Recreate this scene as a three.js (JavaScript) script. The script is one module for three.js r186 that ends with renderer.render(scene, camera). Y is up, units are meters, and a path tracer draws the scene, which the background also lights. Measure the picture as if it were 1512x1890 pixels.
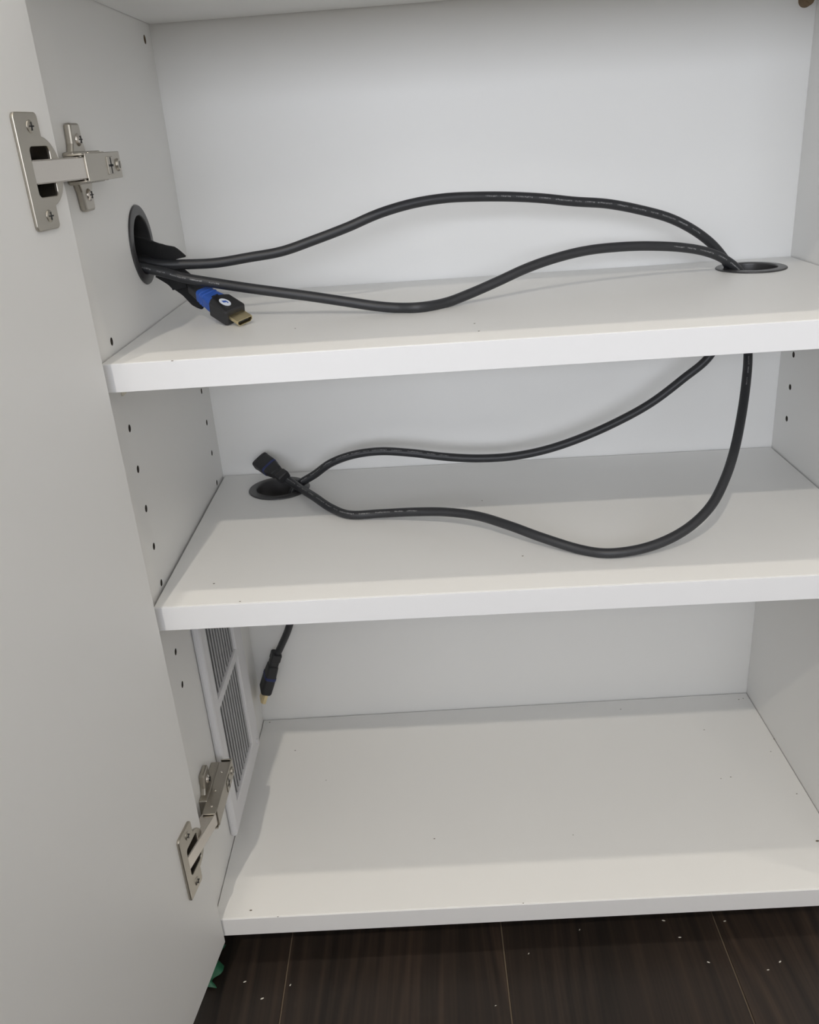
import * as THREE from 'three';
import { RoundedBoxGeometry } from 'three/addons/geometries/RoundedBoxGeometry.js';
import { mergeGeometries } from 'three/addons/utils/BufferGeometryUtils.js';
import { RectAreaLightUniformsLib } from 'three/addons/lights/RectAreaLightUniformsLib.js';

// ---------------------------------------------------------------- camera, sky, lights, exposure
const scene = new THREE.Scene();
const FPX = 1607.64, CAM = new THREE.Vector3(0.2186, 0.6285, 0.8567);
const camera = new THREE.PerspectiveCamera(2 * Math.atan(945 / FPX) * 180 / Math.PI, 1512 / 1890, 0.02, 50);
camera.position.copy(CAM);
camera.rotation.set(-0.40781, 0.03009, -0.0753, 'YXZ');
camera.updateMatrixWorld(true);
scene.add(camera);
const renderer = new THREE.WebGLRenderer();
renderer.toneMapping = THREE.LinearToneMapping;
renderer.toneMappingExposure = 1.06;
renderer.shadowMap.enabled = true;
renderer.shadowMap.type = THREE.PCFSoftShadowMap;
RectAreaLightUniformsLib.init();
scene.background = new THREE.Color().setRGB(1.7, 1.7, 1.75);            // overcast sky beyond the window

const FLOOR = -0.061, CEIL = 2.36;                                      // room levels; y = 0 is the cabinet's bottom board
const ROOM = { x0: -2.0, x1: 1.5, z0: -0.03, z1: 4.4 };
const WIN = { x0: -1.8, x1: 1.3, y0: 0.75, y1: 1.7 };
const daylight = new THREE.RectAreaLight(new THREE.Color().setRGB(0.93, 0.98, 1.08), 6.3, WIN.x1 - WIN.x0, WIN.y1 - WIN.y0);
daylight.position.set((WIN.x0 + WIN.x1) / 2, (WIN.y0 + WIN.y1) / 2, ROOM.z1 - 0.01);
daylight.lookAt(daylight.position.x, daylight.position.y, 0);
scene.add(daylight);
// ceiling downlights in two rows running away from the cabinet: [x, z, candela]
const LAMPS = [[-0.06, 0.56, 1.5], [-0.13, 2.05, 6.2], [-0.13, 3.6, 4], [1.1, 0.56, 1.0], [1.1, 2.05, 0.8], [1.1, 3.6, 0.8]];

// ---------------------------------------------------------------- helpers
let seed = 7;
const rnd = () => { seed = (seed * 1664525 + 1013904223) >>> 0; return seed / 4294967296; };
const V = (x, y, z) => new THREE.Vector3(x, y, z);
function ray(u, v) { return V((u - 756) / FPX, -(v - 945) / FPX, -1).applyQuaternion(camera.quaternion); }
function atZ(u, v, z) { const d = ray(u, v); return CAM.clone().addScaledVector(d, (z - CAM.z) / d.z); }
function atY(u, v, y) { const d = ray(u, v); return CAM.clone().addScaledVector(d, (y - CAM.y) / d.y); }
const used = {};
function numbered(n) { const k = used[n] = (used[n] ?? -1) + 1; return k ? `${n}_${String(k).padStart(3, '0')}` : n; }
function shade(o) { o.traverse(m => { if (m.isMesh) { m.castShadow = true; m.receiveShadow = true; } }); return o; }
function norm(g) {
  if (g.index) g = g.toNonIndexed();
  for (const k of Object.keys(g.attributes)) if (!['position', 'normal', 'uv'].includes(k)) g.deleteAttribute(k);
  g.clearGroups(); return g;
}
function merged(gs) { return gs.length === 1 ? gs[0] : mergeGeometries(gs.map(norm)); }
function obj(name, gs, mat, parent, label) {
  const m = new THREE.Mesh(merged(Array.isArray(gs) ? gs : [gs]), mat);
  m.name = parent ? name : numbered(name); (parent ?? scene).add(m); shade(m);
  if (label) m.userData.label = label;
  return m;
}
function tag(o, label, category, group) { o.userData.label = label; o.userData.category = category; if (group) o.userData.group = group; return o; }
function thing(name, label, category, group) { const g = new THREE.Group(); g.name = numbered(name); scene.add(g); return tag(g, label, category, group); }
function sub(name, parent, label) { const g = new THREE.Group(); g.name = name; parent.add(g); if (label) g.userData.label = label; return g; }
function structure(name, gs, mat, label, category = 'wall') { const m = obj(name, gs, mat); m.userData.kind = 'structure'; m.userData.label = label; m.userData.category = category; return m; }
// box between two corners, edges eased by r
function bx(x0, x1, y0, y1, z0, z1, r = 0.0006) {
  const w = x1 - x0, h = y1 - y0, d = z1 - z0;
  const g = r > 0 ? new RoundedBoxGeometry(w, h, d, 2, Math.min(r, w / 2.01, h / 2.01, d / 2.01)) : new THREE.BoxGeometry(w, h, d);
  return g.translate((x0 + x1) / 2, (y0 + y1) / 2, (z0 + z1) / 2);
}
function cyl(r0, r1, h, seg = 24) { return new THREE.CylinderGeometry(r0, r1, h, seg); }
function extrude(shape, depth, bevel = 0, seg = 24) {
  return new THREE.ExtrudeGeometry(shape, { depth: depth - 2 * bevel, bevelEnabled: bevel > 0, bevelThickness: bevel, bevelSize: bevel, bevelOffset: -bevel, bevelSegments: 2, curveSegments: seg }).translate(0, 0, bevel);
}
function rectShape(x0, y0, x1, y1) { const s = new THREE.Shape(); s.moveTo(x0, y0); s.lineTo(x1, y0); s.lineTo(x1, y1); s.lineTo(x0, y1); s.closePath(); return s; }
function circlePath(x, y, r) { const p = new THREE.Path(); p.absarc(x, y, r, 0, Math.PI * 2, true); return p; }
function rectPath(x0, y0, x1, y1) { const p = new THREE.Path(); p.moveTo(x0, y0); p.lineTo(x0, y1); p.lineTo(x1, y1); p.lineTo(x1, y0); p.closePath(); return p; }
const mat4 = (x, y, z) => new THREE.Matrix4().makeBasis(x, y, z);
// flat shape drawn in (z, y) of the side board, thickness towards +x starting at x0
const SIDE = mat4(V(0, 0, 1), V(0, 1, 0), V(-1, 0, 0));

// smooth tube with a fixed reference so that the print stays on one side; uv in metres along and 0..1 around
function tube(points, radius, { seg = 260, rad = 18, ref = V(0, 0.45, 1), caps = true, u0 = 0, flat = 1 } = {}) {
  const curve = new THREE.CatmullRomCurve3(points, false, 'centripetal');
  const L = curve.getLength(), pos = [], nor = [], uv = [], idx = [];
  let pn = null;
  for (let i = 0; i <= seg; i++) {
    const t = i / seg, p = curve.getPointAt(t), T = curve.getTangentAt(t);
    let N = ref.clone().addScaledVector(T, -ref.dot(T));
    if (N.length() < 0.35 && pn) N = pn.clone().addScaledVector(T, -pn.dot(T));
    N.normalize(); if (pn && N.dot(pn) < 0) N.negate(); pn = N;
    const B = T.clone().cross(N);
    const r = typeof radius === 'function' ? radius(t) : radius;
    for (let j = 0; j <= rad; j++) {
      const a = j / rad * Math.PI * 2, c = Math.cos(a), s = Math.sin(a);
      const n = N.clone().multiplyScalar(c).addScaledVector(B, s);
      pos.push(p.x + r * (N.x * c * flat + B.x * s), p.y + r * (N.y * c * flat + B.y * s), p.z + r * (N.z * c * flat + B.z * s));
      nor.push(n.x, n.y, n.z); uv.push(u0 + t * L, j / rad);
    }
  }
  for (let i = 0; i < seg; i++) for (let j = 0; j < rad; j++) {
    const a = i * (rad + 1) + j, b = a + rad + 1;
    idx.push(a, a + 1, b, b, a + 1, b + 1);
  }
  if (caps) for (const i of [0, seg]) {
    const p = curve.getPointAt(i / seg), T = curve.getTangentAt(i / seg).multiplyScalar(i ? 1 : -1), k = pos.length / 3;
    pos.push(p.x, p.y, p.z); nor.push(T.x, T.y, T.z); uv.push(0, 0.5);
    for (let j = 0; j <= rad; j++) { const q = (i * (rad + 1) + j) * 3; pos.push(pos[q], pos[q + 1], pos[q + 2]); nor.push(T.x, T.y, T.z); uv.push(0, 0.5); }
    for (let j = 0; j < rad; j++) i ? idx.push(k, k + 1 + j, k + 2 + j) : idx.push(k, k + 2 + j, k + 1 + j);
  }
  const g = new THREE.BufferGeometry();
  g.setAttribute('position', new THREE.Float32BufferAttribute(pos, 3));
  g.setAttribute('normal', new THREE.Float32BufferAttribute(nor, 3));
  g.setAttribute('uv', new THREE.Float32BufferAttribute(uv, 2));
  g.setIndex(idx); return g;
}

// ---------------------------------------------------------------- materials
const lattice = (() => { const p = new Float32Array(4096); for (let i = 0; i < 4096; i++) p[i] = rnd(); return p; })();
function vnoise(x, y, px) {                    // value noise, period px in x
  const xi = Math.floor(x), yi = Math.floor(y), fx = x - xi, fy = y - yi, sx = fx * fx * (3 - 2 * fx), sy = fy * fy * (3 - 2 * fy);
  const h = (a, b) => lattice[(((a % px) + px) % px * 131 + (((b % 61) + 61) % 61) * 67) & 4095];
  return (h(xi, yi) * (1 - sx) + h(xi + 1, yi) * sx) * (1 - sy) + (h(xi, yi + 1) * (1 - sx) + h(xi + 1, yi + 1) * sx) * sy;
}
function dataTexture(w, h, fn, srgb = true) {
  const d = new Uint8Array(w * h * 4);
  for (let y = 0; y < h; y++) for (let x = 0; x < w; x++) { const c = fn(x / w, y / h), i = (y * w + x) * 4; for (let k = 0; k < 3; k++) d[i + k] = Math.max(0, Math.min(255, c[k])); d[i + 3] = 255; }
  const t = new THREE.DataTexture(d, w, h); t.magFilter = THREE.LinearFilter; t.minFilter = THREE.LinearMipmapLinearFilter; t.generateMipmaps = true;
  t.wrapS = t.wrapT = THREE.RepeatWrapping; if (srgb) t.colorSpace = THREE.SRGBColorSpace; t.needsUpdate = true; return t;
}
const std = (color, roughness = 0.5, o = {}) => new THREE.MeshStandardMaterial({ color, roughness, ...o });
const rgb = (r, g, b) => new THREE.Color().setRGB(r, g, b);
const M = {
  melamine: std(rgb(0.87, 0.865, 0.845), 0.42),          // every white board of the cabinet
  band: std(rgb(0.84, 0.84, 0.845), 0.35),              // glued-on edge strips
  core: std(rgb(0.20, 0.14, 0.085), 0.9, { side: THREE.DoubleSide }),
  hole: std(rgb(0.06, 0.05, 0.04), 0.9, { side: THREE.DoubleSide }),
  grommet: std(rgb(0.040, 0.039, 0.040), 0.34),
  nickel: new THREE.MeshStandardMaterial({ color: rgb(0.46, 0.43, 0.375), roughness: 0.36, metalness: 1 }),
  nickelBright: new THREE.MeshStandardMaterial({ color: rgb(0.66, 0.62, 0.57), roughness: 0.26, metalness: 1 }),
  cup: new THREE.MeshStandardMaterial({ color: rgb(0.28, 0.26, 0.23), roughness: 0.4, metalness: 1 }),
  slot: std(rgb(0.03, 0.03, 0.03), 0.7),
  plug: std(rgb(0.022, 0.022, 0.024), 0.5),
  strap: std(rgb(0.012, 0.012, 0.013), 0.85),
  blue: std(rgb(0.03, 0.10, 0.42), 0.42),
  navy: std(rgb(0.02, 0.03, 0.12), 0.45),
  gold: new THREE.MeshStandardMaterial({ color: rgb(0.80, 0.68, 0.42), roughness: 0.3, metalness: 1 }),
  badge: std(rgb(0.75, 0.80, 0.88), 0.4),
  vent: std(rgb(0.80, 0.795, 0.81), 0.4),
  slat: std(rgb(0.40, 0.40, 0.41), 0.45),
  pin: std(rgb(0.78, 0.74, 0.62), 0.4),
  wall: std(rgb(0.83, 0.815, 0.785), 0.9),
  ceiling: std(rgb(0.86, 0.86, 0.855), 0.9),
  joint: std(rgb(0.15, 0.115, 0.08), 0.9),
  green: std(rgb(0.02, 0.13, 0.065), 0.35),
  crumbWhite: std(rgb(0.62, 0.60, 0.54), 0.8),
  crumbDark: std(rgb(0.12, 0.09, 0.06), 0.8),
  frame: std(rgb(0.8, 0.8, 0.8), 0.5),
};
// faint, illegible maker's print along the cord jacket: rows of light grey ticks on black
function cordTexture() {
  const cv = document.createElement('canvas'); cv.width = 2048; cv.height = 128; const c = cv.getContext('2d');
  c.fillStyle = 'rgb(43,44,47)'; c.fillRect(0, 0, 2048, 128);
  for (let i = 0; i < 5200; i++) { const v = 36 + rnd() * 14 | 0; c.fillStyle = `rgba(${v},${v},${v + 2},0.5)`; c.fillRect(rnd() * 2048, rnd() * 128, 1 + rnd() * 3, 1 + rnd() * 2); }
  let x = 1229;
  while (x < 1900) {
    const word = 4 + rnd() * 7 | 0;
    for (let k = 0; k < word && x < 1911; k++) { const v = 96 + rnd() * 40 | 0; c.fillStyle = `rgb(${v},${v},${v})`; c.fillRect(x, 119 + rnd() * 2, 3 + rnd() * 2, 5); x += 5; }
    x += 8 + rnd() * 10;
  }
  const t = new THREE.CanvasTexture(cv); t.colorSpace = THREE.SRGBColorSpace; t.wrapS = t.wrapT = THREE.RepeatWrapping; t.repeat.set(1 / 0.60, 1); return t;
}
M.cord = new THREE.MeshStandardMaterial({ map: cordTexture(), roughness: 0.45 });
// dark laminate plank: grain running along the plank (texture v), four tones
M.planks = [0, 1, 2, 3].map(k => {
  const off = k * 17.3, tone = [1, 0.9, 1.08, 0.96][k];
  const t = dataTexture(256, 1024, (u, v) => {
    const warp = vnoise(u * 3 + off, v * 5, 997) * 0.5 + vnoise(u * 8, v * 11 + off, 997) * 0.15;
    const fine = vnoise((u + warp * 0.10) * 150, v * 9 + off, 997), mid = vnoise((u + warp * 0.30) * 34 + off, v * 4, 997), broad = vnoise(u * 5 + off, v * 2.4, 997);
    let b = 0.42 + fine * 0.34 + mid * 0.44 + broad * 0.24; b *= tone;
    return [45 * b, 35.5 * b, 29 * b];
  });
  return new THREE.MeshStandardMaterial({ map: t, roughness: 0.5 });
});

// ---------------------------------------------------------------- the room
const floor = structure('floor', [bx(ROOM.x0, ROOM.x1, FLOOR - 0.05, FLOOR - 0.0015, ROOM.z0, ROOM.z1, 0)], M.joint, 'dark brown wood-look plank floor below the cabinet', 'floor');
{
  const pw = 0.1985, gap = 0.0013, cache = {};
  const plankGeo = (wid, len) => cache[wid + '/' + len] ??= (() => {
    const g = bx(0, wid - gap, FLOOR - 0.008, FLOOR, 0, len - gap, 0.0006), p = g.attributes.position, uv = g.attributes.uv;
    for (let i = 0; i < p.count; i++) uv.setXY(i, p.getX(i) / pw, p.getZ(i) / 1.2);
    return g;
  })();
  for (let k = -12; k < 12; k++) {
    const x = Math.max(0.0595 + k * pw, ROOM.x0), wid = Math.round((Math.min(0.0595 + (k + 1) * pw, ROOM.x1) - x) * 1e4) / 1e4;
    if (wid < 0.01) continue;
    let z = ROOM.z0, n = 0, len = [0.7, 1.1, 0.9, 1.0][((k % 4) + 4) % 4];
    while (z < ROOM.z1 - 0.05) {
      const l = Math.round(Math.min(len, ROOM.z1 - z) * 1000) / 1000;
      const m = obj('plank', plankGeo(wid, l), M.planks[(k * 3 + n * 2 + 40) % 4], floor); m.position.set(x, 0, z);
      z += l; n++; len = 1.2;
    }
  }
}
const T = 0.12, { x0, x1, z0, z1 } = ROOM;
structure('wall_back', [bx(x0 - T, x1 + T, FLOOR - 0.05, CEIL + T, z0 - T, z0, 0)], M.wall, 'pale painted wall behind the cabinet');
structure('wall_left', [bx(x0 - T, x0, FLOOR - 0.05, CEIL + T, z0, z1, 0)], M.wall, 'pale painted wall on the hinge side of the room');
structure('wall_right', [bx(x1, x1 + T, FLOOR - 0.05, CEIL + T, z0, z1, 0)], M.wall, 'pale painted wall on the far side of the room');
structure('wall_front', [bx(x0 - T, WIN.x0, FLOOR - 0.05, CEIL + T, z1, z1 + T, 0), bx(WIN.x1, x1 + T, FLOOR - 0.05, CEIL + T, z1, z1 + T, 0),
  bx(WIN.x0, WIN.x1, FLOOR - 0.05, WIN.y0, z1, z1 + T, 0), bx(WIN.x0, WIN.x1, WIN.y1, CEIL + T, z1, z1 + T, 0)], M.wall, 'pale painted wall with the wide window');
structure('ceiling', [bx(x0, x1, CEIL, CEIL + T, z0, z1, 0)], M.ceiling, 'white room ceiling with downlights', 'ceiling');
{
  const w = structure('window_1', [bx(WIN.x0, WIN.x1, WIN.y0, WIN.y0 + 0.05, z1 + 0.04, z1 + 0.09), bx(WIN.x0, WIN.x1, WIN.y1 - 0.05, WIN.y1, z1 + 0.04, z1 + 0.09),
    bx(WIN.x0, WIN.x0 + 0.05, WIN.y0, WIN.y1, z1 + 0.04, z1 + 0.09), bx(WIN.x1 - 0.05, WIN.x1, WIN.y0, WIN.y1, z1 + 0.04, z1 + 0.09)], M.frame, 'wide white-framed window facing the cabinet', 'window');
  obj('pane', bx(WIN.x0 + 0.05, WIN.x1 - 0.05, WIN.y0 + 0.05, WIN.y1 - 0.05, z1 + 0.063, z1 + 0.067, 0), new THREE.MeshPhysicalMaterial({ color: 0xffffff, roughness: 0.02, transmission: 1, thickness: 0 }), w);
}
LAMPS.forEach(([x, z, cd], i) => {
  const l = thing('ceiling_downlight', ['round white ceiling downlight above the open cabinet', 'round white ceiling downlight in mid room', 'round white ceiling downlight by the window', 'round white ceiling downlight beside the far wall, level with the cabinet', 'round white ceiling downlight beside the far wall in mid room', 'round white ceiling downlight beside the far wall by the window'][i], 'downlight', 'ceiling downlights');
  l.position.set(x, CEIL, z);
  obj('trim_ring', new THREE.LatheGeometry([[0.032, -0.001], [0.034, -0.006], [0.046, -0.005], [0.05, 0]].map(p => new THREE.Vector2(...p)), 32), M.frame, l);
  obj('diffuser', cyl(0.033, 0.033, 0.003, 32).translate(0, -0.002, 0), new THREE.MeshStandardMaterial({ color: 0xffffff, emissive: rgb(1, 0.93, 0.82), emissiveIntensity: 3 }), l);
  const s = new THREE.SpotLight(rgb(1, 0.92, 0.80), cd, 0, 1.2, 0.5, 2);
  s.position.set(0, -0.012, 0); s.target.position.set(0, -1, 0); s.castShadow = true; s.shadow.radius = 1.2; s.shadow.mapSize.set(2048, 2048);
  l.add(s, s.target);
});

// low sofa facing the window, its back to the cabinet: it keeps low window light off the bottom of the cabinet
{
  const s = thing('sofa', 'low grey fabric sofa facing the window', 'sofa'), m = std(rgb(0.16, 0.155, 0.15), 0.95), y = FLOOR;
  const X0 = -1.3, X1 = 1.3, Z0 = 1.80, Z1 = 2.65;                       // backrest towards the cabinet
  obj('seat_base', bx(X0 + 0.16, X1 - 0.16, y + 0.12, y + 0.28, Z0 + 0.1, Z1, 0.03), m, s);
  for (let k = 0; k < 3; k++) { const w = (X1 - X0 - 0.34) / 3, a = X0 + 0.17 + k * w; obj('seat_cushion', bx(a + 0.004, a + w - 0.004, y + 0.28, y + 0.42, Z0 + 0.26, Z1 + 0.02, 0.05), m, s); obj('back_cushion', bx(a + 0.004, a + w - 0.004, y + 0.41, y + 0.63, Z0 + 0.17, Z0 + 0.36, 0.07), m, s); }
  obj('backrest', bx(X0 + 0.1, X1 - 0.1, y + 0.12, y + 0.60, Z0, Z0 + 0.18, 0.04), m, s);
  for (const a of [X0, X1 - 0.17]) obj('armrest', bx(a, a + 0.17, y + 0.10, y + 0.56, Z0, Z1, 0.05), m, s);
  for (const a of [X0 + 0.08, X1 - 0.08]) for (const b of [Z0 + 0.08, Z1 - 0.08]) obj('leg', cyl(0.022, 0.016, 0.12, 12).translate(a, y + 0.06, b), M.slot, s);
}

// ---------------------------------------------------------------- the cabinet
const W = 0.5728, D = 0.2895, TOP = 0.731, TH = 0.018;
const DF = 0.2895;                                   // front of the carcass
const cabinet = thing('cabinet', 'open white storage cabinet with its hinged door swung to one side', 'cabinet');
const HINGES = [0.6235, 0.104];
const GW = { y: 0.5627, z: 0.1355, r: 0.0305 };       // grommet in the side board
const VENT = { z0: 0.060, z1: 0.2005, y0: 0.012, y1: 0.2915, a0: 0.0925, a1: 0.180, lo: [0.038, 0.1465], hi: [0.158, 0.2665] };
const PIN = 0.0321, holeYs = []; for (let k = 0; k < 10; k++) holeYs.push(0.5095 - k * PIN);
const blind = (list) => list;
{
  // side board beside the door: round holes for the shelf pins, the grommet opening, the vent opening
  const s = rectShape(0.0, -0.0195, DF, TOP + TH);
  s.holes.push(circlePath(GW.z, GW.y, 0.0262), rectPath(0.083, 0.030, 0.187, 0.274));
  const pinsL = [...holeYs.map(y => [0.2456, y]), ...holeYs.slice(2, 8).map(y => [0.029, y])];
  for (const [z, y] of pinsL) s.holes.push(circlePath(z, y, 0.0029));
  s.holes.push(circlePath(0.0205, 0.7178, 0.0036));
  const g = extrude(s, TH, 0.0003, 12).applyMatrix4(SIDE);
  obj('side_panel', g, M.melamine, cabinet);
  // lining of a blind hole: open tube with a floor; q = -1 goes into the near board, +1 into the far one
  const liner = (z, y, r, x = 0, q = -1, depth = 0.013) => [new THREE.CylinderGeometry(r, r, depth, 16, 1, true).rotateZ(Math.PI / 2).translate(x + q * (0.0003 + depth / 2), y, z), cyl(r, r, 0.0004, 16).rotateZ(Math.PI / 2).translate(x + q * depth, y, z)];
  for (const [z, y] of pinsL) obj('pin_hole', liner(z, y, 0.00286), M.hole, cabinet);
  const sh = obj('screw_hole', liner(0.0205, 0.7178, 0.00355), M.core, cabinet, 'dark screw hole with bare wood inside');
  const r = rectShape(0, -0.0195, DF, TOP + TH);
  const pinsR = [...holeYs.map(y => [0.2456, y]), ...holeYs.slice(2, 6).map(y => [0.0292, y - 0.0035])];
  for (const [z, y] of pinsR) r.holes.push(circlePath(z, y, 0.0029));
  obj('side_panel', extrude(r, TH, 0.0003, 12).applyMatrix4(SIDE).translate(W + TH, 0, 0), M.melamine, cabinet);
  for (const [z, y] of pinsR) obj('pin_hole', liner(z, y, 0.00286, W, 1), M.hole, cabinet);
  obj('back_panel', bx(-TH, W + TH, -0.0195, TOP + TH, -0.009, -0.0002, 0.0004), M.melamine, cabinet);
  obj('top_panel', bx(0.0006, W - 0.0006, TOP, TOP + TH, 0.0008, DF, 0.0006), M.melamine, cabinet);
  obj('bottom_panel', bx(0.0006, W - 0.0006, -0.0195, 0, 0.0010, D - 0.0012, 0.0006), M.melamine, cabinet);
  obj('edge_band', bx(0.0006, W - 0.0006, -0.0197, -0.0001, D - 0.0012, D, 0.0005), M.band, cabinet);
  obj('plinth', bx(-TH + 0.002, W + TH - 0.002, FLOOR + 0.0005, -0.0197, 0.20, 0.215, 0.0005), M.melamine, cabinet);
  for (const x of [-0.005, W - 0.02]) obj('foot', bx(x, x + 0.03, FLOOR, -0.0197, 0.02, 0.05, 0.001), M.slot, cabinet);
  // cover cap high on the back board in the corner
  obj('screw_cap', [cyl(0.0052, 0.0060, 0.007, 20).rotateX(Math.PI / 2).translate(0.5632, 0.7105, 0.0033), cyl(0.0028, 0.0028, 0.002, 6).rotateX(Math.PI / 2).translate(0.5632, 0.7105, 0.0072)], M.core, cabinet, 'small brown screw cap on the back board');
}
// neighbouring closed unit behind the side board: what the vent and the grommet open into
{
  const c = thing('base_cabinet', 'closed white cabinet unit standing behind the open door', 'cabinet');
  const a = -0.62, b = -TH - 0.001;
  obj('back_panel', bx(a, b, -0.02, TOP + TH, -0.009, 0), M.melamine, c);
  obj('side_panel', bx(a, a + TH, -0.02, TOP + TH, 0, D - 0.02), M.melamine, c);
  obj('top_panel', bx(a + TH, b, TOP, TOP + TH, 0, D - 0.02), M.melamine, c);
  obj('bottom_panel', bx(a + TH, b, -0.02, 0, 0, D - 0.02), M.melamine, c);
  obj('door', bx(a, b - 0.002, -0.024, TOP + TH, D - 0.0195, D - 0.0015), M.melamine, c);
  obj('plinth', bx(a, b, FLOOR + 0.0005, -0.0205, 0.20, 0.215), M.melamine, c);
}
// grommet: flange ring with a sleeve, axis +y, flange underside at y = 0
function grommetGeometry(R, r, depth) {
  const p = [[r - 0.0012, -depth], [r + 0.0008, -depth], [r + 0.0014, -0.0004], [R - 0.0004, -0.0001], [R, 0.0003], [R - 0.0003, 0.0010], [R - 0.0010, 0.0014], [r + 0.0006, 0.0017], [r, 0.0012], [r - 0.0003, 0.0], [r - 0.0012, -depth]];
  return new THREE.LatheGeometry(p.map(q => new THREE.Vector2(...q)).reverse(), 56);
}
{
  const g = sub('cable_grommet', cabinet, 'black plastic cable grommet in the side board');
  obj('flange', grommetGeometry(GW.r, 0.0225, 0.0185).rotateZ(-Math.PI / 2).translate(0, GW.y, GW.z), M.grommet, g);
}
// door: inner face on a plane turned 98 degrees, two cups bored into it
const DOORM = new THREE.Matrix4().makeRotationY(-98 * Math.PI / 180).setPosition(0.0075, 0, 0.2925);
{
  const d = sub('door', cabinet);
  const y0 = -0.0235, y1 = TOP + TH + 0.004, L = 0.298;
  const s = rectShape(0, y0, L, y1);
  for (const h of HINGES) s.holes.push(circlePath(0.0215, h, 0.0174));
  obj('door_panel', [extrude(s, 0.0135, 0.0003, 32), bx(0, L, y0, y1, 0.0134, 0.018, 0.0004)], M.melamine, d).applyMatrix4(DOORM);
}
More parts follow.
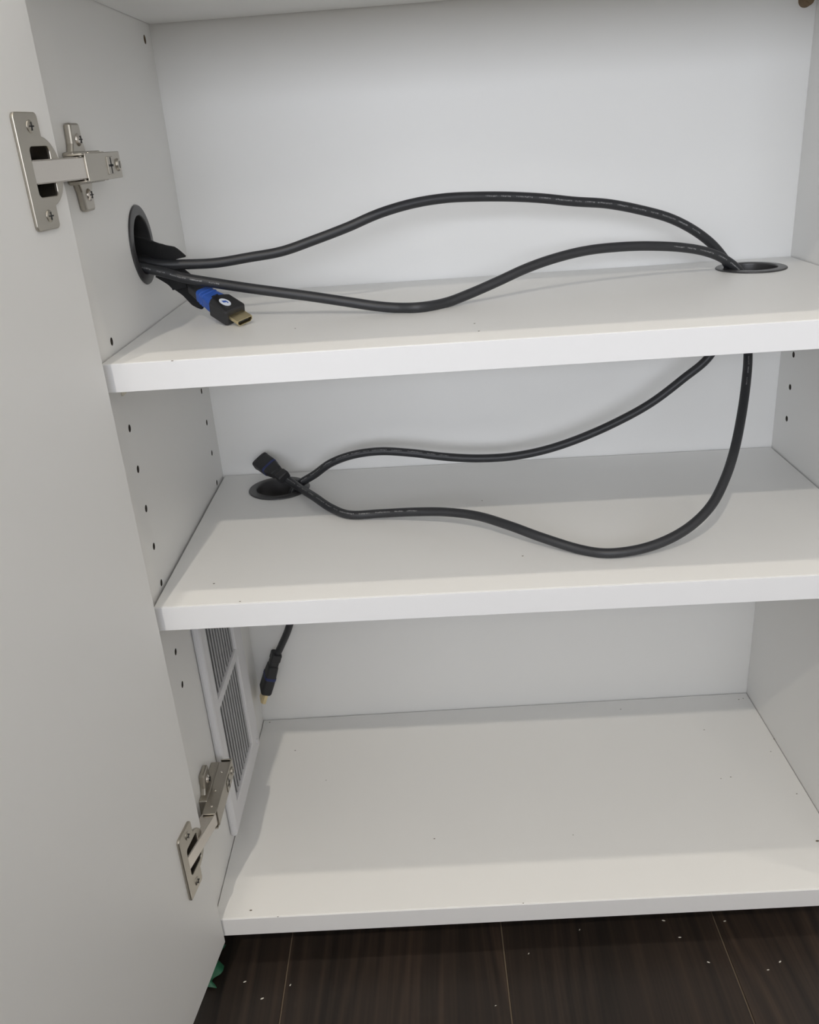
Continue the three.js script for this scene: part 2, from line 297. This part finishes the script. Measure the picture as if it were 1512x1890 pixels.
// hinges: cup plate on the door, link, arm, cross-shaped mounting plate with screws
function hinge(yh) {
  const h = sub('hinge', cabinet, 'nickel-plated concealed hinge');
  const door = g => g.applyMatrix4(new THREE.Matrix4().makeTranslation(0, yh, 0)).applyMatrix4(DOORM);
  // cup plate, drawn in (s, v)
  const s = new THREE.Shape(), cx = 0.0222, R = 0.0192, a = Math.asin(0.0188 / R) ;
  const xs = cx - R * Math.cos(a);
  s.moveTo(0.0215, -0.0315); s.lineTo(0.0405, -0.0315); s.absarc(0.0405, -0.0285, 0.003, -Math.PI / 2, 0, false);
  s.lineTo(0.0435, 0.0285); s.absarc(0.0405, 0.0285, 0.003, 0, Math.PI / 2, false);
  s.lineTo(0.0215, 0.0315); s.absarc(0.0215, 0.0285, 0.003, Math.PI / 2, Math.PI, false); s.lineTo(xs, 0.0188);
  s.absarc(cx, 0, R, Math.PI - a, Math.PI + a, false); s.lineTo(0.0185, -0.0285); s.absarc(0.0215, -0.0285, 0.003, Math.PI, Math.PI * 1.5, false);
  const hole = new THREE.Path(); hole.moveTo(0.0125, -0.0105); hole.lineTo(0.0125, 0.0105); hole.absarc(0.0155, 0.0105, 0.003, Math.PI, Math.PI / 2, true); hole.lineTo(0.031, 0.0135); hole.absarc(0.031, 0.0105, 0.003, Math.PI / 2, 0, true); hole.lineTo(0.034, -0.0105); hole.absarc(0.031, -0.0105, 0.003, 0, -Math.PI / 2, true); hole.lineTo(0.0155, -0.0135); hole.absarc(0.0155, -0.0105, 0.003, -Math.PI / 2, -Math.PI, true);
  s.holes.push(hole);
  obj('cup_plate', door(extrude(s, 0.0022, 0.0006, 16).translate(0, 0, -0.0022)), M.nickel, h);
  obj('cup', door(new THREE.LatheGeometry([[0, 0.0115], [0.0145, 0.0115], [0.017, 0.0095], [0.0172, 0.0001], [0.0166, 0.0001], [0.0163, 0.009], [0.014, 0.0108], [0, 0.0108]].map(p => new THREE.Vector2(...p)), 32).rotateX(Math.PI / 2).translate(0.0215, 0, 0)), M.cup, h);
  for (const v of [-0.024, 0.024]) {
    obj('screw', door(mergeGeometries([norm(new THREE.SphereGeometry(0.0036, 16, 6, 0, Math.PI * 2, 0, Math.PI / 2).scale(1, 0.35, 1).rotateX(-Math.PI / 2).translate(0.0285, v, -0.0021))])), M.nickel, h);
    obj('screw_slot', door(mergeGeometries([norm(bx(0.0282, 0.0289, v - 0.0022, v + 0.0022, -0.0036, -0.0025, 0)), norm(bx(0.0263, 0.0307, v - 0.0004, v + 0.0004, -0.0036, -0.0025, 0))])), M.slot, h);
  }
  // link from the cup to the arm: a folded strip with cheeks
  const A = V(0.0045, yh, 0.327), B = V(0.0178, yh, 0.2735), ax = B.clone().sub(A), len = ax.length(); ax.normalize();
  const up = V(0, 1, 0), out = ax.clone().cross(up).normalize(); if (out.x < 0) out.negate();
  const LM = new THREE.Matrix4().makeBasis(ax, up, ax.clone().cross(up)).setPosition(A);
  const flip = ax.clone().cross(up).x > 0 ? 1 : -1;
  const band = (x0, x1, y0, y1, z0, z1, r) => bx(x0, x1, y0, y1, Math.min(z0 * flip, z1 * flip), Math.max(z0 * flip, z1 * flip), r).applyMatrix4(LM);
  obj('link', [band(0.000, len, -0.0062, 0.0062, -0.0012, 0, 0.0005), band(0.002, len + 0.002, -0.0066, -0.0054, -0.011, -0.0004, 0.0004), band(0.002, len + 0.002, 0.0054, 0.0066, -0.011, -0.0004, 0.0004),
    band(-0.010, 0.0015, -0.0058, 0.0058, -0.0075, -0.0015, 0.001)], M.nickelBright, h);
  obj('link_pin', cyl(0.0016, 0.0016, 0.017, 12).translate(0.0145, yh, 0.2745), M.nickel, h);
  // arm: channel over the mounting plate
  const armZ0 = 0.209, armZ1 = 0.2765, hw = 0.0084;
  const arm = obj('arm', [bx(0.0168, 0.0182, yh - hw, yh + hw, armZ0, armZ1, 0.0006), bx(0.0062, 0.0176, yh - hw, yh - hw + 0.0012, armZ0 + 0.004, armZ1 + 0.004, 0.0005), bx(0.0062, 0.0176, yh + hw - 0.0012, yh + hw, armZ0 + 0.004, armZ1 + 0.004, 0.0005),
    bx(0.008, 0.0176, yh - hw, yh + hw, armZ0 - 0.0002, armZ0 + 0.0012, 0.0005), bx(0.0180, 0.0189, yh - 0.0056, yh + 0.0056, armZ0 + 0.0175, armZ0 + 0.0295, 0.0004), cyl(0.0036, 0.0044, 0.0018, 20).rotateZ(-Math.PI / 2).translate(0.0187, yh, armZ0 + 0.0072)], M.nickel, h);
  obj('adjusting_slot', [bx(0.0184, 0.01905, yh - 0.0050, yh + 0.0050, armZ0 + 0.0222, armZ0 + 0.0240, 0), bx(0.0184, 0.01905, yh - 0.0007, yh + 0.0007, armZ0 + 0.0190, armZ0 + 0.0280, 0), bx(0.0190, 0.0198, yh - 0.0022, yh + 0.0022, armZ0 + 0.0068, armZ0 + 0.0076, 0)], M.slot, h);
  for (const [dz, dx] of [[0.018, 0.0125], [0.042, 0.0115], [0.062, 0.0125]]) for (const q of [-1, 1]) obj('rivet', new THREE.SphereGeometry(0.0014, 10, 6).scale(1, 0.5, 1).translate(dx, yh + q * hw, armZ0 + dz), M.nickelBright, h);
  // mounting plate
  const wing = sgn => {
    const q = new THREE.Shape(); const y0 = sgn * 0.006, y1 = sgn * 0.0268;
    q.moveTo(0.2325, y0); q.lineTo(0.2605, y0); q.lineTo(0.2560, y1 * 0.55); q.lineTo(0.2545, y1 * 0.96); q.lineTo(0.2525, y1); q.lineTo(0.2395, y1); q.lineTo(0.2375, y1 * 0.96); q.lineTo(0.2365, y1 * 0.55); q.closePath();
    return extrude(q, 0.0048, 0.0014, 6).applyMatrix4(SIDE).translate(0.0048, yh, 0);
  };
  obj('mounting_plate', [wing(1), wing(-1), bx(0, 0.0075, yh - 0.0098, yh + 0.0098, 0.214, 0.266, 0.0012), bx(0.006, 0.0145, yh - 0.0055, yh + 0.0055, 0.222, 0.262, 0.0008)], M.nickel, h);
  for (const v of [-0.0168, 0.0168]) {
    obj('screw', new THREE.SphereGeometry(0.0040, 16, 6, 0, Math.PI * 2, 0, Math.PI / 2).scale(1, 0.55, 1).rotateZ(-Math.PI / 2).translate(0.0046, yh + v, 0.2456), M.nickelBright, h);
    obj('screw_slot', [bx(0.0058, 0.0071, yh + v - 0.0022, yh + v + 0.0022, 0.2452, 0.2460, 0), bx(0.0058, 0.0071, yh + v - 0.0004, yh + v + 0.0004, 0.2434, 0.2478, 0)], M.slot, h);
  }
}
HINGES.forEach(hinge);
// vent grille with two banks of upright angled slats
{
  const v = sub('vent_grille', cabinet, 'white plastic vent grille with grey upright slats');
  const f = rectShape(VENT.z0, VENT.y0, VENT.z1, VENT.y1);
  for (const [a, b] of [VENT.lo, VENT.hi]) f.holes.push(rectPath(VENT.a0, a, VENT.a1, b));
  const bevel = 0.0028;
  obj('grille_frame', extrude(f, 0.0075, bevel, 4).applyMatrix4(SIDE).translate(0.0075, 0, 0), M.vent, v);
  const n = 10, pitch = (VENT.a1 - VENT.a0) / n;
  for (const [a, b] of [VENT.lo, VENT.hi]) {
    const hgt = b - a - 0.001;
    const slat = new RoundedBoxGeometry(0.0010, hgt, 0.0046, 1, 0.0003);
    for (let i = 0; i < n; i++) { const m = obj('slat', slat, M.slat, v); m.position.set(0.0048, (a + b) / 2, VENT.a0 + (i + 0.5) * pitch); }
  }
  obj('screw', cyl(0.0028, 0.0030, 0.0012, 12).rotateZ(-Math.PI / 2).translate(0.0080, 0.026, 0.0735), M.vent, v);
}

// ---------------------------------------------------------------- the two shelves
function shelf(label, yl, drop, depth, th, gx, gz, gap, bandMat, gLabel) {
  const s = thing('shelf', label, 'shelf', 'adjustable shelves inside the cabinet');
  s.position.set(0, yl, 0); s.rotation.z = Math.atan2(-drop, W);
  const sh = rectShape(gap, 0.0018, W - 0.0014, depth - 0.001);
  sh.holes.push(circlePath(gx, gz, 0.0262));
  // drawn in (x, z); thickness downwards
  const XZ = mat4(V(1, 0, 0), V(0, 0, 1), V(0, -1, 0));
  obj('board', extrude(sh, th, 0.0004, 32).applyMatrix4(XZ), M.melamine, s);
  obj('edge_band', bx(gap, W - 0.0014, -th - 0.0002, -0.0001, depth - 0.001, depth + 0.0004, 0.0003), bandMat, s);
  const g = sub('cable_grommet', s, gLabel);
  obj('flange', grommetGeometry(0.0305, 0.0225, 0.0185).translate(gx, 0, gz), M.grommet, g);
  for (const [x, z] of [[0, 0.2456], [0, 0.029], [W, 0.2456], [W, 0.029]]) {
    const y = yl - drop * x / W - th - 0.003, q = x ? -1 : 1;
    obj('shelf_pin', [cyl(0.0025, 0.0025, 0.009, 12).rotateZ(Math.PI / 2).translate(x + q * 0.0042, y + 0.0002, z), bx(Math.min(x, x + q * 0.0018), Math.max(x, x + q * 0.0018), y - 0.008, y + 0.002, z - 0.004, z + 0.004, 0.0005)], M.pin, cabinet);
  }
  return s;
}
const Y1 = 0.5011, A1 = 0.0033, Y2 = 0.3137, A2 = 0.0073;
shelf('upper white shelf with a black cable grommet near its back corner away from the door', Y1, A1, 0.2800, 0.0194, 0.5155, 0.0555, 0.0012, M.band, 'round black cable grommet with a wide rim');
shelf('lower white shelf with a black cable grommet near the vent side', Y2, A2, 0.2802, 0.0199, 0.066, 0.0465, 0.0022, M.band, 'round black cable grommet under the loose plug');
const on1 = x => Y1 - A1 * x / W, on2 = x => Y2 - A2 * x / W;

// ---------------------------------------------------------------- cables
const CR = 0.0040;
function onShelf(u, v, f, r) { let p = V(0.3, 0, 0); for (let i = 0; i < 5; i++) p = atY(u, v, f(p.x) + r); return p; }
// plug: body along +x from the cord side (x = 0) to the metal shell; width along z
function plugParts(parent, o, { blue = M.navy, badge = false, big = false, capped = false, size = 1 } = {}) {
  const g = new THREE.Group(); g.name = 'plug'; parent.add(g); g.applyMatrix4(o); g.scale.setScalar(size);
  const sec = (x, w, h) => ({ x, w, h });
  const loft = (secs) => {      // rounded-rectangle sections joined along x
    const n = 28, pos = [], idx = [];
    secs.forEach(({ x, w, h }) => { for (let j = 0; j < n; j++) { const a = j / n * Math.PI * 2, c = Math.cos(a), s = Math.sin(a), e = 0.42; pos.push(x, Math.sign(s) * Math.abs(s) ** e * h / 2, Math.sign(c) * Math.abs(c) ** e * w / 2); } });
    for (let i = 0; i < secs.length - 1; i++) for (let j = 0; j < n; j++) { const a = i * n + j, b = i * n + (j + 1) % n; idx.push(a, a + n, b, b, a + n, b + n); }
    const cap = (i, f) => { const k = pos.length / 3; pos.push(secs[i].x, 0, 0); for (let j = 0; j < n; j++) f ? idx.push(k, i * n + (j + 1) % n, i * n + j) : idx.push(k, i * n + j, i * n + (j + 1) % n); };
    cap(0, false); cap(secs.length - 1, true);
    const b = new THREE.BufferGeometry(); b.setAttribute('position', new THREE.Float32BufferAttribute(pos, 3)); b.setIndex(idx);
    const c = b.toNonIndexed(); c.computeVertexNormals(); c.setAttribute('uv', new THREE.Float32BufferAttribute(new Float32Array(c.attributes.position.count * 2), 2)); return c;
  };
  const body = (x0, x1, w, h, r = 0.0012) => loft([sec(x0, w - 2 * r, h - 2 * r), sec(x0 + r * 0.4, w - 0.6 * r, h - 0.6 * r), sec(x0 + r, w, h), sec(x1 - r, w, h), sec(x1 - r * 0.4, w - 0.6 * r, h - 0.6 * r), sec(x1, w - 2 * r, h - 2 * r)]);
  if (big) {
    obj('strain_relief', loft([sec(-0.010, 0.009, 0.009), sec(0, 0.0115, 0.010), sec(0.006, 0.013, 0.0105)]), M.plug, g);
    const b = loft([sec(0.004, 0.0135, 0.0108), sec(0.009, 0.0140, 0.0108), sec(0.020, 0.0175, 0.0112), sec(0.026, 0.0190, 0.0112), sec(0.034, 0.0192, 0.0112)]);
    obj('blue_sleeve', [b, body(0.0075, 0.0095, 0.0149, 0.0119, 0.0005), body(0.0115, 0.0135, 0.0158, 0.0121, 0.0005)], M.blue, g, 'bright blue sleeve');
    const q = new THREE.Shape(); q.moveTo(0.020, -0.0015); q.quadraticCurveTo(0.021, 0.006, 0.026, 0.0101); q.lineTo(0.0435, 0.0101); q.quadraticCurveTo(0.0465, 0.0101, 0.0465, 0.007); q.lineTo(0.0465, -0.007); q.quadraticCurveTo(0.0465, -0.0101, 0.0435, -0.0101); q.lineTo(0.026, -0.0101); q.quadraticCurveTo(0.021, -0.006, 0.020, 0.0015);
    obj('housing', extrude(q, 0.0124, 0.0012, 10).applyMatrix4(mat4(V(1, 0, 0), V(0, 0, -1), V(0, 1, 0))).translate(0, -0.0062, 0), M.plug, g);
  } else {
    obj('strain_relief', [body(-0.004, 0.0045, 0.0125, 0.0098), body(0.0040, 0.010, 0.0110, 0.0088)], M.plug, g);
    obj('housing', loft([sec(0.0095, 0.0110, 0.0085), sec(0.0105, 0.0128, 0.0098), sec(0.020, 0.0168, 0.0105), sec(0.026, 0.0184, 0.0108), sec(0.038, 0.0184, 0.0108), sec(0.0395, 0.0172, 0.0098)]), M.plug, g);
    obj('blue_band', loft([sec(0.0205, 0.0170, 0.0107), sec(0.0208, 0.0176, 0.0112), sec(0.0228, 0.0182, 0.0114), sec(0.0232, 0.0176, 0.0108)]), blue, g, 'dark blue band');
  }
  if (capped) { obj('dust_cap', loft([sec(0.0375, 0.0176, 0.0100), sec(0.0380, 0.0190, 0.0116), sec(0.0400, 0.0188, 0.0114), sec(0.0412, 0.0168, 0.0096)]), M.plug, g, 'black dust cap over the plug end'); return g; }
  const x = big ? 0.046 : 0.039;
  // metal shell: hollow, wider at the top, lower corners cut
  const o1 = new THREE.Shape(); o1.moveTo(-0.007, 0.00225); o1.lineTo(0.007, 0.00225); o1.lineTo(0.007, -0.0006); o1.lineTo(0.0052, -0.00225); o1.lineTo(-0.0052, -0.00225); o1.lineTo(-0.007, -0.0006); o1.closePath();
  const i1 = new THREE.Path(); i1.moveTo(-0.0065, 0.0018); i1.lineTo(-0.0065, -0.0004); i1.lineTo(-0.005, -0.0018); i1.lineTo(0.005, -0.0018); i1.lineTo(0.0065, -0.0004); i1.lineTo(0.0065, 0.0018); i1.closePath();
  o1.holes.push(i1);
  const ZY = mat4(V(0, 0, 1), V(0, 1, 0), V(-1, 0, 0)), along = gg => gg.applyMatrix4(ZY);
  obj('metal_shell', along(extrude(o1, 0.0125, 0)).translate(x + 0.0115, 0, 0), M.gold, g, 'pale gold metal plug shell');
  obj('contact_tongue', bx(x, x + 0.0095, -0.0012, 0.0004, -0.0052, 0.0052, 0.0002), M.slot, g);
  if (badge) {
    const e = new THREE.Shape(); e.absellipse(0, 0, 0.0062, 0.0034, 0, Math.PI * 2);
    const flat = mat4(V(1, 0, 0), V(0, 0, -1), V(0, 1, 0));
    obj('badge', extrude(e, 0.0005, 0).applyMatrix4(flat).translate(0.034, 0.0060, 0.0005), M.badge, g, 'small white oval badge with a blue mark');
    const k = new THREE.Shape(); k.moveTo(-0.0030, -0.0012); k.lineTo(-0.0012, 0.0016); k.lineTo(0.0022, 0.0018); k.lineTo(0.0032, 0.0006); k.lineTo(0.001, 0.0008); k.lineTo(0.0002, -0.0014); k.closePath();
    obj('badge_mark', extrude(k, 0.0003, 0).applyMatrix4(flat).translate(0.034, 0.0064, 0.0005), M.blue, g);
  }
  return g;
}
function poseFromTo(a, b, upHint = V(0, 1, 0)) {    // local +x from a to b
  const x = b.clone().sub(a).normalize(), z = x.clone().cross(upHint).normalize(), y = z.clone().cross(x);
  return new THREE.Matrix4().makeBasis(x, y, z).setPosition(a);
}
const lerp = (a, b, t) => a + (b - a) * t;
const pix = (list) => list.map(([u, v, z]) => atZ(u, v, z));

// cable that arches highest over the upper shelf, then runs down to the lower shelf's grommet and hangs below it
{
  const c = thing('hdmi_cable', 'black cable arching highest over the upper shelf, its plug dangling below the lower shelf', 'cable', 'black cables in the cabinet');
  const pts = [V(-0.075, 0.560, 0.120), V(-0.035, 0.556, 0.127), ...pix([[300, 488, 0.131], [340, 488, 0.129], [400, 485, 0.127], [460, 475, 0.124], [520, 464, 0.121], [580, 443, 0.118], [640, 420, 0.114], [700, 394, 0.110], [760, 376, 0.106], [820, 366, 0.102], [880, 363, 0.098], [940, 363, 0.093], [1000, 366, 0.088], [1060, 372, 0.083], [1120, 376, 0.077], [1180, 387, 0.071], [1240, 404, 0.065], [1290, 431, 0.060], [1325, 462, 0.056]]),
    V(0.4985, 0.4960, 0.0530), V(0.5010, 0.477, 0.0500), V(0.499, 0.452, 0.050),
    ...pix([[1310, 657, 0.052], [1260, 700, 0.054], [1200, 745, 0.056], [1130, 783, 0.058], [1060, 813, 0.060], [1000, 832, 0.061], [940, 843, 0.061], [880, 846, 0.060], [820, 843, 0.058], [760, 836, 0.056], [700, 833, 0.054], [650, 840, 0.052], [610, 855, 0.050], [582, 875, 0.048]]),
    V(0.0830, 0.3135, 0.0475), V(0.0760, 0.298, 0.0460), V(0.0755, 0.270, 0.042), V(0.071, 0.215, 0.034), ...pix([[535, 1152, 0.024], [520, 1190, 0.020], [508, 1215, 0.018]])];
  obj('cord', tube(pts, CR, { seg: 520 }), M.cord, c);
  const a = atZ(509, 1211, 0.018), b = atZ(483, 1296, 0.020);
  plugParts(c, poseFromTo(a, b, V(1, 0.1, -0.25)), { size: 1.2 });
}
// cable that dips onto the upper shelf, then loops over the lower shelf to a loose plug
{
  const c = thing('hdmi_cable', 'black cable sagging onto the upper shelf, then looping across the lower shelf', 'cable', 'black cables in the cabinet');
  const t1 = (u, v) => onShelf(u, v, on1, CR), t2 = (u, v, h = 0) => onShelf(u, v, on2, CR + h);
  const up = pix([[300, 502, 0.142], [340, 513, 0.1435], [400, 523, 0.145], [460, 532, 0.148], [520, 540, 0.150], [580, 548, 0.152], [640, 557, 0.155], [695, 565, 0.158]]);
  const pts = [V(-0.075, 0.556, 0.141), V(-0.035, 0.5550, 0.1415), ...up, t1(735, 568), t1(775, 567), ...pix([[825, 558, 0.150], [870, 541, 0.140], [920, 519, 0.131], [970, 496, 0.122], [1020, 478, 0.113], [1080, 463, 0.103], [1140, 456, 0.094], [1200, 454, 0.085], [1260, 457, 0.077], [1305, 465, 0.070], [1338, 479, 0.065]]),
    V(0.5040, 0.4955, 0.0620), V(0.5110, 0.477, 0.0590), V(0.5135, 0.452, 0.0640),
    t2(1381, 655, 0.114), t2(1378, 700, 0.100), t2(1370, 760, 0.080), t2(1356, 830, 0.058), t2(1340, 880, 0.042), t2(1315, 930, 0.026), t2(1280, 967, 0.015), t2(1235, 995, 0.007), t2(1180, 1014, 0.002), t2(1120, 1021), t2(1075, 1015), t2(1000, 992, 0.005), t2(940, 970, 0.009), t2(880, 952, 0.010), t2(820, 945, 0.009), t2(760, 945, 0.006), t2(700, 948, 0.002), t2(645, 950),
    ...[[612, 938, 0.001], [580, 917, 0.004]].map(q => t2(...q)), atZ(548, 897, 0.058), atZ(520, 878, 0.047)];
  obj('cord', tube(pts, CR, { seg: 560, u0: 0.42 }), M.cord, c);
  const a = atZ(522, 879, 0.052), b = atZ(478, 848, 0.020);
  plugParts(c, poseFromTo(a, b, V(0.1, 0.6, 0.7)), { capped: true });
}
// short cable end with the blue-sleeved plug lying on the upper shelf
{
  const c = thing('hdmi_cable', 'black cable end with a bright blue sleeved plug lying on the upper shelf', 'cable', 'black cables in the cabinet');
  const tip = onShelf(436, 582, on1, 0.0072), tail = atZ(372, 541, 0.139);
  const dir = tip.clone().sub(tail).normalize(), a = tip.clone().addScaledVector(dir, -0.0465);
  plugParts(c, poseFromTo(a, tip, V(0, 1, 0.25)), { big: true, badge: true });
  const pts = [V(-0.075, 0.5485, 0.128), V(-0.035, 0.5485, 0.1305), V(-0.004, 0.5470, 0.133), a.clone().addScaledVector(dir, -0.018).add(V(0, 0.003, 0)), a.clone().addScaledVector(dir, -0.004)];
  obj('cord', tube(pts, CR, { seg: 80, u0: 0.05 }), M.cord, c);
}
// ---------------------------------------------------------------- straps, scraps, crumbs
// ribbon of cloth: centre line, width direction per point, thickness
function ribbon(points, widths, sides, th = 0.0014, seg = 40) {
  const c = new THREE.CatmullRomCurve3(points, false, 'centripetal'), pos = [], idx = [];
  const pick = (arr, t) => { const f = t * (arr.length - 1), i = Math.min(arr.length - 2, Math.floor(f)); return [arr[i], arr[i + 1], f - i]; };
  for (let i = 0; i <= seg; i++) {
    const t = i / seg, p = c.getPoint(t), T = c.getTangent(t);
    const [wa, wb, wf] = pick(widths, t), w = lerp(wa, wb, wf) / 2, [sa, sb, sf] = pick(sides, t);
    const S = sa.clone().lerp(sb, sf); S.addScaledVector(T, -S.dot(T)).normalize(); const N = T.clone().cross(S);
    for (const [s, n] of [[-1, -1], [1, -1], [1, 1], [-1, 1]]) pos.push(p.x + S.x * w * s + N.x * th / 2 * n, p.y + S.y * w * s + N.y * th / 2 * n, p.z + S.z * w * s + N.z * th / 2 * n);
  }
  for (let i = 0; i < seg; i++) for (let j = 0; j < 4; j++) { const a = i * 4 + j, b = i * 4 + (j + 1) % 4; idx.push(a, b, a + 4, b, b + 4, a + 4); }
  idx.push(0, 2, 1, 0, 3, 2); const e = seg * 4; idx.push(e, e + 1, e + 2, e, e + 2, e + 3);
  const g = new THREE.BufferGeometry(); g.setAttribute('position', new THREE.Float32BufferAttribute(pos, 3)); g.setIndex(idx);
  const q = g.toNonIndexed(); q.computeVertexNormals(); q.setAttribute('uv', new THREE.Float32BufferAttribute(new Float32Array(q.attributes.position.count * 2), 2)); return q;
}
{
  const m = obj('cable_strap', ribbon([V(-0.03, 0.5635, 0.128), V(-0.004, 0.5625, 0.130), atZ(300, 467, 0.131), atZ(322, 468, 0.130), atZ(343, 473, 0.128)], [0.013, 0.016, 0.015, 0.011, 0.0006], [V(0, 0.8, 0.5), V(0, 0.8, 0.5), V(0, 0.9, 0.3), V(0, 0.9, 0.3), V(0, 0.9, 0.3)], 0.0016), M.strap);
  tag(m, 'black cloth strap with a pointed tip poking out of the side grommet', 'strap', 'black cloth straps at the side grommet');
  const n = obj('cable_strap', [ribbon([atZ(290, 500, 0.130), atZ(325, 512, 0.128), atZ(350, 531, 0.126), atZ(366, 549, 0.126), atZ(378, 560, 0.129)], [0.010, 0.019, 0.018, 0.018, 0.012], [V(0.3, 1, 0.1), V(0.2, 1, 0.1), V(0.3, 1, 0.2), V(0.4, 1, 0.2), V(0.4, 1, 0.2)], 0.0022),
    ribbon([atZ(326, 508, 0.132), atZ(329, 520, 0.133), atZ(332, 533, 0.134)], [0.012, 0.013, 0.012], [V(1, 0.2, 0), V(1, 0.25, 0), V(1, 0.3, 0)], 0.0020, 8)], M.strap);
  tag(n, 'black cloth strap wrapped along the cord behind the blue sleeved plug', 'strap', 'black cloth straps at the side grommet');
}
// green wrapper scrap on the floor by the open door's lower edge
{
  const pos = [], idx = [], n = 14;
  const A = V(-0.060, FLOOR, 0.262), B = V(0.0015, FLOOR, 0.308);
  for (let i = 0; i <= n; i++) for (let j = 0; j <= n; j++) {
    const u = i / n, v = j / n, edge = Math.min(u, 1 - u, v, 1 - v);
    pos.push(lerp(A.x, B.x, u) - u * 0.010 * vnoise(v * 6, 2, 50), FLOOR + 0.0015 + Math.min(1, edge * 6) * 0.016 * (0.4 + vnoise(u * 5, v * 5, 50)) + 0.003 * vnoise(u * 11, v * 9, 50), lerp(A.z, B.z, v) + 0.006 * vnoise(u * 4, 3, 50));
  }
  for (let i = 0; i < n; i++) for (let j = 0; j < n; j++) { const a = i * (n + 1) + j, b = a + n + 1; idx.push(a, a + 1, b, b, a + 1, b + 1); }
  const g = new THREE.BufferGeometry(); g.setAttribute('position', new THREE.Float32BufferAttribute(pos, 3)); g.setIndex(idx); g.computeVertexNormals();
  M.green.side = THREE.DoubleSide;
  tag(obj('wrapper', g, M.green), 'green crumpled plastic wrapper on the floor under the open door', 'wrapper');
}
{
  const flake = new THREE.IcosahedronGeometry(0.001, 0).scale(1.9, 0.5, 0.8);
  [[452, 1812, 0.4, 1], [484, 1843, 0.4, 1.1], [1225, 1699, -0.3, 1.1], [1255, 1730, 0, 1], [1338, 1700, 0.2, 0.9], [1308, 1776, -0.5, 0.9], [1440, 1775, 0.6, 1], [1418, 1790, 0.1, 0.8], [1070, 1716, 0.9, 0.7], [976, 1760, 0.9, 0.7], [915, 1856, 0.3, 0.6], [536, 1818, 1.2, 0.8]].forEach(([u, v, r, s]) => {
    const m = obj('floor_crumb', flake, M.crumbWhite); m.position.copy(atY(u, v, FLOOR + 0.0005 * s)); m.rotation.y = r; m.scale.setScalar(s * 0.85);
    tag(m, 'tiny pale crumb lying on the dark plank floor', 'crumb', 'pale crumbs on the floor');
  });
  const dots = [[463, 1680, 1.2], [513, 1692, 0.7], [802, 1548, 0.9], [1349, 1434, 0.8], [545, 1385, 0.9], [1300, 1347, 0.8], [1423, 1387, 0.7], [1372, 1289, 0.8], [1364, 1291, 0.8], [1429, 1364, 0.8], [1471, 1465, 0.8], [498, 1333, 0.9], [1146, 1309, 0.7], [1331, 1437, 0.6], [966, 1667, 0.7], [1509, 1552, 1.6], [1058, 1541, 0.6], [602, 1440, 0.6]];
  for (const [u, v, s] of dots) {
    const m = obj('dark_speck', flake, M.crumbDark); m.position.copy(atY(u, v, 0.0004 * s)); m.scale.setScalar(s * 0.62);
    tag(m, 'tiny dark speck on the cabinet bottom board', 'speck', 'dark specks on the bottom board');
  }
  for (const [u, v, s] of [[395, 1077, 0.9], [443, 1110, 0.7], [965, 1026, 0.8], [890, 924, 0.7]]) {
    const p = onShelf(u, v, on2, 0.0004); const m = obj('dark_speck', flake, M.crumbDark); m.position.copy(p); m.scale.setScalar(s * 0.6);
    tag(m, 'tiny dark speck on the lower shelf', 'speck', 'dark specks on the lower shelf');
  }
  for (const [u, v, s] of [[318, 666, 0.9], [876, 597, 0.7], [884, 611, 0.7], [545, 606, 0.6]]) {
    const p = onShelf(u, v, on1, 0.0004); const m = obj('dark_speck', flake, M.crumbDark); m.position.copy(p); m.scale.setScalar(s * 0.6);
    tag(m, 'tiny dark speck on the upper shelf', 'speck', 'dark specks on the upper shelf');
  }
}
renderer.render(scene, camera);
